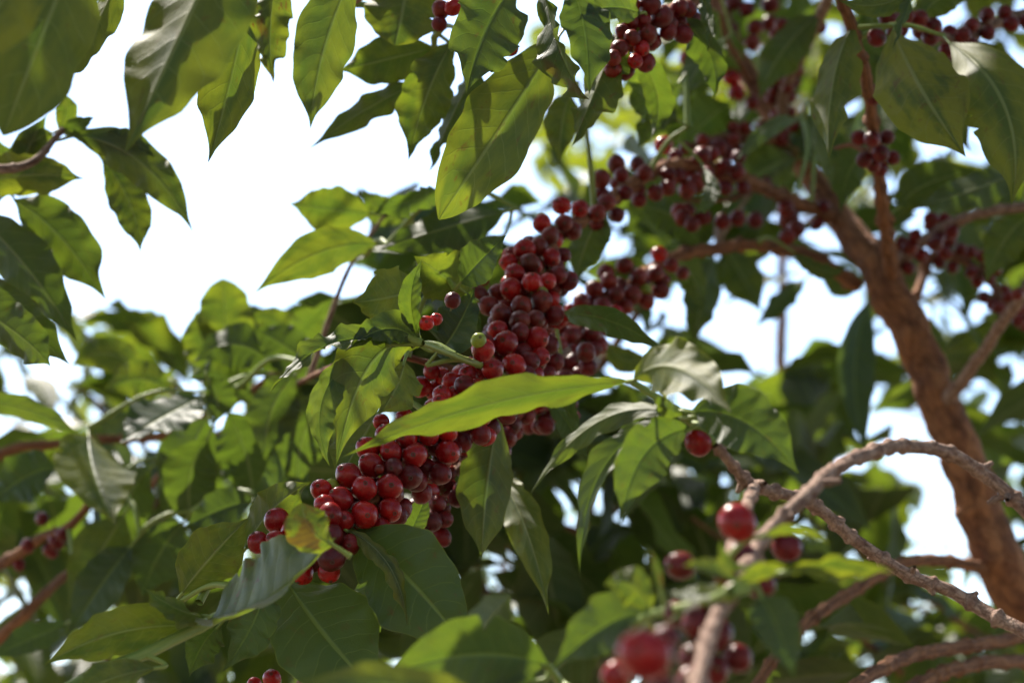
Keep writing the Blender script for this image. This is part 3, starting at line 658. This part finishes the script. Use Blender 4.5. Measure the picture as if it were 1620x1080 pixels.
B.limb('branch', [Vector((-.59, 1.15, 1.6)), P(-420, 480, 1.35), P(-150, 430, 1.55), P(-30, 340, 1.6)], [.007, .0055, .0045, .002], 'twig')
L = B.leaf
L((160,-170,1.08),(85,10,1.04),(5,215,1.02),84,'U',-15,.15,.06,.50,.25,blunt=True)
L((75,-140,.96),(15,-20,.94),(-60,90,.93),62,'U',0,.1,.05,1.0,.1,blunt=True)
L((205,-80,1.2),(150,45,1.18),(92,134,1.16),30,'U',35,.3,.12,.45,.0)
L((375,-140,1.12),(292,40,1.08),(197,243,1.05),96,'U',30,.38,.05,.55,.35)
L((345,-40,1.28),(305,70,1.26),(258,166,1.25),36,'U',-10,.2,.12,.85,.0)
L((400,-40,1.24),(368,115,1.22),(329,258,1.20),50,'U',-18,.35,.10,.65,.1)
L((448,-80,1.16),(428,35,1.15),(433,132,1.14),32,'U',20,.3,.28,.60,.85)
L((568,-60,1.210),(515,70,1.180),(491,204,1.160),52,'U',-18,.3,.07,.45,.1)
L((-60,300,1.6),(40,278,1.58),(134,283,1.56),38,'U',20,.2,.1,.75,.2)
L((20,315,1.6),(95,375,1.58),(168,475,1.56),48,'U',10,.25,.14,.2,.1)
L((105,212,1.58),(220,255,1.55),(306,368,1.52),36,'U',0,.3,.14,.45,.1)
L((160,250,1.6),(205,320,1.58),(222,400,1.56),32,'U',0,.2,.08,.5,.0)
L((-50,330,1.6),(40,420,1.55),(122,540,1.52),46,'U',10,.3,.1,.12,.1)
L((-80,430,1.5),(20,500,1.46),(112,578,1.45),42,'U',25,.3,.1,.12,.3)
L((-60,470,1.45),(30,530,1.42),(80,580,1.41),40,'U',25,.3,.1,.08,.3)
L((30,275,1.6),(45,235,1.6),(75,180,1.6),26,'U',0,.2,.1,.4,.0)
L((92,210,1.6),(105,175,1.6),(95,145,1.6),18,'U',0,.2,.1,.5,.0)
L((100,205,1.58),(125,195,1.57),(150,185,1.56),13,'T',20,.2,.1,.1,.0)
L((150,225,1.58),(205,225,1.56),(245,250,1.55),22,'T',10,.2,.2,.1,.3)
L((85,210,1.6),(50,225,1.6),(0,250,1.6),20,'U',10,.2,.1,.4,.0)
L((-60,225,1.65),(-20,240,1.65),(30,240,1.65),26,'U',10,.2,.1,.2,.0)
L((-60,635,1.7),(40,648,1.68),(128,688,1.66),22,'U',30,.2,.1,.2,.1)
L((70,330,1.7),(60,360,1.7),(10,365,1.7),30,'U',30,.2,.1,.0,.1)

# ------------------------------------------------------------------ TREE RIGHT (near twigs in the lower right)
D = Tree('coffee_tree', (.50, 1.0, -.02), 'coffee tree with knobbly grey-brown twigs in the lower right foreground and blurred berries')
D.limb('trunk', [Vector((.50, 1.0, -.02)), Vector((.48, 1.0, .9)), Vector((.45, 1.01, 1.6)), Vector((.44, 1.02, 2.2))], [.026, .022, .016, .009], 'bark', knot=.1, gap=.06, seg=18, step=.006)
D.limb('branch', [Vector((.47, 1.0, 1.45)), P(2000, 1150, 1.05), P(1800, 1060, 1.12), P(1640, 1005, 1.16), P(1560, 968, 1.18), P(1500, 932, 1.19), P(1430, 905, 1.19), P(1350, 852, 1.18), P(1280, 795, 1.16), P(1190, 765, 1.13), P(1130, 702, 1.10)], [.007, .0045, .004, .0037, .0036, .0034, .0033, .0032, .0031, .0028, .0023], 'twig', knot=.52, gap=.019, rough=.06, seg=20, step=.0012)
D.limb('shoot', [(1130, 702, 1.10), (1095, 668, 1.10), (1040, 630, 1.10), (1000, 604, 1.10)], [.0024, .0022, .002, .0015], 'green', knot=.3, gap=.03, rough=.03)
D.limb('branch', [Vector((.46, 1.0, 1.6)), P(1900, 980, 1.06), P(1700, 880, 1.12), P(1580, 768, 1.14), P(1510, 720, 1.13), P(1430, 706, 1.10), P(1350, 725, 1.05), P(1280, 778, .98), P(1205, 858, 0.950), P(1155, 935, 0.880), P(1120, 1010, 0.830), P(1090, 1120, 0.780), P(1020, 1200, 0.780)], [.007, .0045, .004, .0034, .0033, .0032, .0032, .0032, .0031, .0031, .0028, .0026, .002], 'twig', knot=.42, gap=.020, rough=.06, seg=20, step=.0012)
D.limb('twig', [(1195, 768, 1.13), (1182, 800, 1.03), (1165, 850, 0.960), (1145, 890, 0.900)], [.0028, .0027, .0024, .002], 'twig', knot=.5, rough=.1)
D.limb('shoot', [(1155, 935, 0.850), (1120, 950, 0.860), (1060, 965, 0.880), (1015, 980, 0.900), (940, 1035, 0.920)], [.0022, .002, .0018, .0018, .0015], 'green', knot=.3, rough=.03)
D.limb('branch', [(1090, 1120, 0.780), (1000, 1135, 0.860), (900, 1090, 0.980), (865, 1052, .98)], [.0026, .0024, .002, .0018], 'green', knot=.2)
rs = random.Random(44)
for bi in (1, 3):                                                   # short broken spurs on the two knobbly limbs
    pts = D.br[bi][1]
    for q in range(9):
        k0 = rs.randrange(40, len(pts) - 12); t = (pts[k0 + 1] - pts[k0]).normalized()
        a = Vector((rs.gauss(0, 1), rs.gauss(0, 1), rs.gauss(0, 1))); a = (a - t * a.dot(t)).normalized()
        p0 = pts[k0]; e = p0 + a * rs.uniform(.006, .011) + t * rs.uniform(-.004, .004)
        link('spur', tube_mesh('spur', D.base, [p0, p0.lerp(e, .6), e], [.0017, .0013, .0009], M['twig'], knot=.5, knotgap=.004, seg=8, step=.001, rough=.15, seed=q), D.br[bi][0])
place_cherries(D, [(1166,826,31,r,0.900),(1245,866,22,k,0.960),(1077,894,23,b,0.920),(1172,884,26,k,0.930),(1203,925,22,k,0.900),(1105,985,27,k,0.860),(1019,1035,43,r,0.715),(1166,1040,24,k,0.890),(975,1068,24,r,0.820),(1100,1042,26,k,0.860),(1135,1005,25,k,0.880),(1095,1078,26,b,0.830),(1045,1085,22,b,0.780),(1105,700,22,r,1.10),(1052,1010,24,k,0.780),(1130,1060,24,k,0.880),(1150,915,20,b,0.890),(1070,970,20,b,0.880)], cap=100, seed=9)
L = D.leaf
L((1003,604,1.10),(765,642,1.12),(543,722,1.16),36,'U',-30,.26,.20,.38,.25, label='bright green leaf hanging across the red cherries')
L((1000,602,1.085),(1072,582,1.04),(1158,655,1.0),50,'U',-20,.22,.14,.75,.0)
L((1092,652,1.08),(1180,668,1.06),(1264,750,1.05),52,'T',-15,.15,.08,.10,.3)
L((1085,660,1.08),(950,665,1.12),(832,792,1.14),24,'U',40,.35,.14,.25,.15)
L((1092,678,1.08),(1018,720,1.06),(984,828,1.05),46,'T',-15,.3,.09,.14,.3)
L((1075,665,1.085),(958,735,1.09),(917,906,1.09),30,'T',48,.4,.12,.15,.15)
L((1055,655,1.10),(1010,665,1.11),(970,700,1.12),20,'T',30,.4,.2,.1,.1)
L((1085,655,1.08),(1055,645,1.06),(1040,625,1.05),14,'U',10,.4,.1,.2,.1)
L((1240,905,0.890),(1325,893,0.880),(1415,905,0.870),26,'T',48,.3,.14,.85,.1)
L((1170,922,0.860),(1125,898,0.860),(1078,895,0.860),17,'T',35,.3,.1,.9,.0)
L((1168,930,0.860),(1110,940,0.860),(1055,935,0.870),19,'T',45,.3,.1,.9,.0)
L((1170,935,0.860),(1110,958,0.860),(1050,985,0.870),17,'U',20,.3,.1,.5,.0)
L((1200,938,0.880),(1228,990,0.870),(1258,1075,0.860),38,'T',-12,.25,.1,.10,.2)
L((1165,922,0.860),(1205,900,0.860),(1250,898,0.860),18,'T',40,.3,.1,.9,.0)
L((1200,850,0.900),(1260,835,0.900),(1315,862,0.900),13,'T',50,.3,.1,.9,.0)
L((1180,900,0.880),(1150,885,0.880),(1140,850,0.880),10,'U',30,.3,.1,.4,.0)
L((1048,942,0.880),(1040,905,0.880),(1030,868,0.880),9,'U',0,.8,.05,.1,1.0)
L((1030,972,0.900),(1000,925,0.900),(955,925,0.900),34,'U',20,.3,.1,.5,.05)
L((1022,978,0.900),(965,985,0.910),(870,1060,0.920),50,'T',20,.35,.10,.15,.1)
L((1030,985,0.900),(1000,1000,0.920),(930,1000,0.940),18,'U',10,.3,.1,.6,.0)
L((868,1052,.98),(745,1035,.97),(600,1072,.96),66,'T',-14,.14,.06,.15,.25)
L((850,1075,.98),(790,1085,.98),(700,1120,.98),40,'T',10,.14,.06,.1,.2)
L((800,1130,0.860),(640,1085,0.840),(470,1078,0.830),42,'U',25,.2,.08,.75,.0)

# ------------------------------------------------------------------ TREE BEHIND LEFT (hand-placed leaves)
E = Tree('coffee_tree', (-.75, 1.95, -.02), 'coffee tree behind the left side with a white-glinting leaf and thin dark branches')
E.limb('trunk', [Vector((-.75, 1.95, -.02)), Vector((-.72, 1.95, .9)), Vector((-.70, 1.96, 1.6)), Vector((-.66, 1.97, 2.05))], [.026, .022, .016, .009], 'bark', knot=.1, gap=.06, seg=18, step=.008)
E.limb('branch', [Vector((-.70, 1.96, 1.5)), P(-100, 1080, 1.9), P(0, 1008, 1.85), P(60, 950, 1.85), P(105, 908, 1.9), P(190, 840, 2.0), P(260, 740, 2.0), P(330, 660, 1.9)], [.008, .006, .005, .0042, .0035, .003, .0022, .0015], 'bark', knot=.3)
E.limb('branch', [Vector((-.70, 1.96, 1.6)), P(-120, 930, 1.9), P(0, 892, 1.85), P(70, 848, 1.82), P(115, 828, 1.8), P(170, 760, 1.8)], [.008, .006, .005, .004, .0035, .002], 'bark', knot=.4)
E.limb('branch', [Vector((-.69, 1.96, 1.75)), P(-60, 760, 1.95), P(100, 700, 1.95), P(250, 690, 1.95), P(360, 640, 1.9), P(450, 580, 1.9)], [.006, .005, .004, .0035, .003, .002], 'bark', knot=.4)
place_cherries(E, [(67,820,11,k),(90,855,14,k),(30,893,10,k),(45,862,12,k),(80,870,12,k),(100,845,12,k)], cap=100, seed=5, bulge=10)
L = E.leaf
L((140,688,1.75),(148,750,1.7),(183,830,1.66),66,'T',-30,.12,.03,.75,.14)
L((322,626,1.75),(255,660,1.70),(190,700,1.66),52,'T',48,.10,.10,.0,.0)
L((198,812,1.76),(155,880,1.75),(105,965,1.75),46,'U',0,.2,.08,.25,.1)
L((208,862,1.74),(160,925,1.73),(108,1005,1.73),42,'T',25,.2,.08,.0,.1)
L((290,825,1.75),(250,880,1.75),(225,945,1.75),46,'T',-10,.2,.08,.0,.3)
L((402,790,1.7),(350,805,1.7),(292,832,1.7),34,'T',25,.2,.1,.0,.1)
L((445,590,1.8),(375,545,1.8),(305,575,1.8),44,'U',30,.2,.1,.05,.1)
L((520,600,1.8),(455,550,1.8),(400,520,1.8),40,'U',20,.2,.1,.02,.1)
L((362,575,1.9),(357,505,1.9),(352,440,1.9),44,'U',0,.1,.14,.50,.0,blunt=True)
L((340,590,1.9),(320,540,1.9),(310,490,1.9),32,'U',0,.1,.14,.4,.0)
L((500,540,1.9),(440,510,1.9),(395,500,1.9),24,'U',0,.1,.14,.35,.0)
L((90,740,1.8),(40,755,1.8),(-20,800,1.8),42,'T',25,.2,.1,.0,.1)
L((105,985,1.75),(50,1010,1.72),(-20,1040,1.7),26,'T',20,.2,.1,.0,.1)
L((330,660,1.76),(290,740,1.78),(260,830,1.8),52,'U',20,.2,.08,.0,.1)
L((360,650,1.8),(390,720,1.8),(400,800,1.8),52,'U',15,.2,.08,.0,.1)
L((240,740,1.8),(200,800,1.8),(190,900,1.8),40,'U',15,.2,.08,.05,.1)
L((330,600,1.75),(345,630,1.75),(340,670,1.75),30,'U',25,.2,.08,.0,.1)

for q in [((470,590,1.7),(430,650,1.7),(420,730,1.7),40,'U',15,.2,.12,.05,.1), ((520,620,1.7),(480,690,1.7),(470,780,1.7),44,'U',-15,.2,.12,.05,.2), ((400,640,1.8),(350,600,1.8),(300,600,1.8),36,'T',25,.2,.14,.1,.2),
          ((330,690,1.75),(300,760,1.75),(310,840,1.75),44,'U',0,.2,.1,.03,.2), ((270,620,1.85),(220,600,1.85),(160,620,1.85),34,'U',10,.2,.14,.35,.1), ((450,560,1.85),(480,520,1.85),(530,470,1.85),34,'T',30,.2,.14,.1,.1),
          ((470,700,1.75),(440,770,1.7),(400,850,1.7),40,'T',-25,.2,.12,.02,.2), ((230,590,1.9),(170,560,1.9),(110,580,1.9),30,'U',0,.2,.14,.5,.0)]: L(*q)
L = A.leaf
for q in [((1180,120,2.1),(1130,60,2.05),(1090,20,2.0),38,'U',10,.2,.14,.1,.1), ((1300,20,1.9),(1240,80,1.9),(1200,160,1.9),34,'U',20,.2,.14,.15,.1), ((1240,200,2.05),(1300,230,2.0),(1350,320,2.0),36,'T',-20,.2,.14,.05,.2),
          ((1100,240,1.9),(1040,290,1.9),(990,370,1.9),36,'U',-20,.2,.14,.1,.1), ((1110,390,1.85),(1060,340,1.85),(1000,330,1.85),30,'U',25,.2,.14,.1,.1), ((960,330,1.62),(930,380,1.62),(910,450,1.62),32,'U',20,.2,.14,.05,.1),
          ((1040,400,1.8),(1090,430,1.85),(1110,500,1.85),28,'U',-20,.2,.14,.1,.1), ((1420,330,1.8),(1470,290,1.8),(1560,270,1.8),34,'U',10,.2,.14,.2,.1), ((1400,230,1.7),(1350,260,1.75),(1330,340,1.8),30,'T',20,.2,.14,.05,.2),
          ((1640,330,1.8),(1590,380,1.8),(1560,450,1.8),34,'U',20,.2,.14,.2,.1), ((1060,20,1.5),(1120,80,1.5),(1130,160,1.5),30,'T',30,.3,.16,.05,.3), ((1000,80,1.45),(1040,150,1.5),(1030,220,1.5),26,'U',20,.3,.16,.1,.3),
          ((1450,40,1.6),(1500,-10,1.6),(1580,-20,1.6),30,'U',10,.3,.16,.3,.1), ((1540,60,1.65),(1570,100,1.65),(1640,120,1.65),28,'U',10,.3,.16,.5,.1), ((820,560,1.45),(880,620,1.5),(920,700,1.5),26,'T',20,.3,.16,.05,.3)]: L(*q)
A.limb('twig', [(1268, 180, 2.0), (1278, 230, 1.95), (1262, 300, 1.9)], [.0025, .002, .0015], 'green', knot=.3)
A.limb('twig', [(1290, 190, 2.0), (1288, 260, 1.95), (1284, 320, 1.93)], [.0025, .002, .0015], 'green', knot=.3)
A.limb('twig', [(1250, 235, 2.04), (1190, 300, 1.95), (1130, 318, 1.9), (1080, 315, 1.88)], [.003, .0025, .002, .0015], 'bark', knot=.4)
A.limb('twig', [(1385, 250, 1.66), (1350, 230, 1.68), (1320, 235, 1.7)], [.0025, .002, .0012], 'bark', knot=.5)
A.limb('twig', [(1190, 130, 2.09), (1150, 60, 2.0), (1140, -10, 1.95)], [.003, .0026, .002], 'bark', knot=.4)

# ------------------------------------------------------------------ trees further back: trunk, limbs, crown of leaves
def back_tree(base, top, label, regions, nl=14, rt=.03, seed=3, nosky=True, nv=8, nu=4):
    T = Tree('coffee_tree', base, label, 'coffee trees in the leafy background')
    b_ = Vector(base); t_ = Vector(top)
    T.limb('trunk', [b_, b_.lerp(t_, .35) + Vector((.03, .02, 0)), b_.lerp(t_, .7) - Vector((.02, .02, 0)), t_], [rt, rt * .8, rt * .55, rt * .2], 'bark', knot=.1, gap=.1, seg=12, step=.02)
    o, ctr = crown(T, regions, seed=seed, nosky=nosky, nv=nv, nu=nu)
    limbs_to(T, t_, ctr, nl, r0=rt * .25, seed=seed)
    return T
TL = back_tree((-.55, 3.0, -.05), (-.45, 3.0, 2.3), 'dark coffee tree behind the lower left leaves, sky showing over its top', [(-150, 700, 560, 1130, 2.1, 3.4, 210, .0, .35, .14), (-150, 530, 560, 760, 2.2, 3.2, 34, .2, .9, .11), (300, 470, 600, 640, 2.1, 2.8, 16, .0, .35, .11), (-60, 500, 260, 660, 2.5, 3.4, 30, .1, .9, .10)], 9, seed=11)
TM = back_tree((.12, 2.75, -.05), (.1, 2.8, 2.35), 'dense dark coffee tree directly behind the red cherries in the middle', [(480, 620, 1120, 1130, 2.0, 3.2, 240, .0, .15, .14), (560, 330, 860, 640, 2.0, 2.7, 60, .0, .25, .15), (850, 250, 1080, 640, 2.2, 3.0, 34, .0, .4, .13), (1080, -80, 1450, 360, 2.3, 3.0, 45, .0, .4, .13), (700, 950, 1300, 1130, 1.8, 2.6, 50, .0, .2, .15)], 9, seed=12)
TR = back_tree((.85, 3.1, -.05), (.8, 3.0, 2.5), 'coffee tree behind the thick trunk with sky gaps through its leaves', [(1060, 560, 1750, 1130, 2.3, 3.6, 220, .05, .45, .15), (1380, 330, 1750, 640, 2.3, 3.2, 60, .1, .6, .15), (1050, 330, 1400, 460, 2.4, 3.0, 12, .1, .5, .14)], 9, seed=13)
back_tree((.45, 3.9, -.05), (.5, 4.0, 3.0), 'taller yellow-green coffee tree behind the top right branches', [(840, 40, 1400, 340, 5.0, 8.0, 330, 1.2, 2.0, .11), (860, 60, 1350, 330, 3.6, 5.0, 26, .8, 1.6, .12), (1080, -250, 1750, 330, 3.0, 4.6, 190, .5, 1.6, .14)], 14, seed=14)
back_tree((-1.3, 4.6, -.05), (-1.2, 4.7, 2.6), 'pale sunlit coffee tree far behind on the left', [(-200, 560, 520, 1100, 4.5, 7.5, 200, .8, 1.8, .11)], 12, seed=15)
back_tree((.0, 5.2, -.05), (.0, 5.2, 2.9), 'pale sunlit coffee tree far behind the middle', [(380, 640, 1100, 1100, 4.5, 7.0, 190, .3, 1.0, .13)], 12, seed=16)
back_tree((1.5, 5.0, -.05), (1.45, 5.2, 3.0), 'pale sunlit coffee tree far behind the right side', [(1040, 620, 1800, 1100, 4.2, 7.0, 200, .3, 1.0, .13), (1380, 300, 1800, 640, 4.2, 6, 50, .4, 1.0, .13)], 12, seed=17)
# unseen leaf crowns added above and behind the camera to shade the scene
def shade_crown(T, boxes, seed, keep=.45, nv=6, nu=3):
    rng = random.Random(seed); V = []; F = []; UV = []; TT = []; ctr = []
    for (x0, y0, z0, x1, y1, z1, n) in boxes:
        k = 0
        while k < n:
            p = Vector((rng.uniform(x0, x1), rng.uniform(y0, y1), rng.uniform(z0, z1)))
            dd = p - CAM_LOC; z = dd.dot(FW)
            if dd.length < keep or blocks_sun_path(p): n -= .3; continue
            L = .15 * rng.uniform(.75, 1.25)
            if z > 0 and abs(dd.dot(RT)) < z * .25 + .12 and abs(dd.dot(UPV)) < z * .17 + .12: n -= .3; continue
            az = rng.uniform(0, 6.28); dr = rng.uniform(-.9, .2)
            t = Vector((math.cos(az) * math.cos(dr), math.sin(az) * math.cos(dr), math.sin(dr)))
            up = Vector((rng.gauss(0, .6), rng.gauss(0, .6), 1))
            bv, bf, bu, bt = blade(p - t * L / 2, p + Vector((0, 0, L * .08)), p + t * L / 2, L * .21, up, 0, rng.uniform(.05, .3), .12, (rng.uniform(0, .4), rng.uniform(0, .3)), nv=nv, nu=nu, rng=rng)
            b = len(V); V += bv; F += [tuple(i + b for i in f) for f in bf]; UV += bu; TT += bt; k += 1; ctr.append(p - t * L / 2)
    V = [tuple(Vector(v) - T.base) for v in V]
    o = link('crown', build('crown', V, F, [M['leaf']], None, UV, 'leafuv', TT), T.o); o['kind'] = 'stuff'  # out-of-view leaves, added to block sun and sky light
    limbs_to(T, None, ctr, 30, r0=.006, seed=seed, avoid=True)
shade_crown(A, [(-.3, .9, 2.35, 1.9, 3.2, 3.2, 1500)], 21)
shade_crown(B, [(-2.0, -1.1, 1.9, 0, .5, 3.0, 650), (-1.6, .3, 2.15, -.1, 1.9, 3.0, 900)], 22)
shade_crown(D, [(0, -1.1, 1.9, 2.0, .5, 3.0, 650), (.35, .4, 1.9, 1.5, 1.5, 2.7, 140)], 23)
shade_crown(TL, [(-2.4, 2.3, 2.75, -.2, 4.4, 3.7, 480)], 31)
shade_crown(TM, [(-1.0, 2.4, 2.9, .9, 4.6, 3.9, 700)], 32)
shade_crown(TR, [(0, 2.8, 3.0, 1.6, 4.2, 3.9, 250)], 33)
shade_crown(E, [(-1.4, 1.9, 2.5, -.1, 3.0, 3.3, 120)], 34)
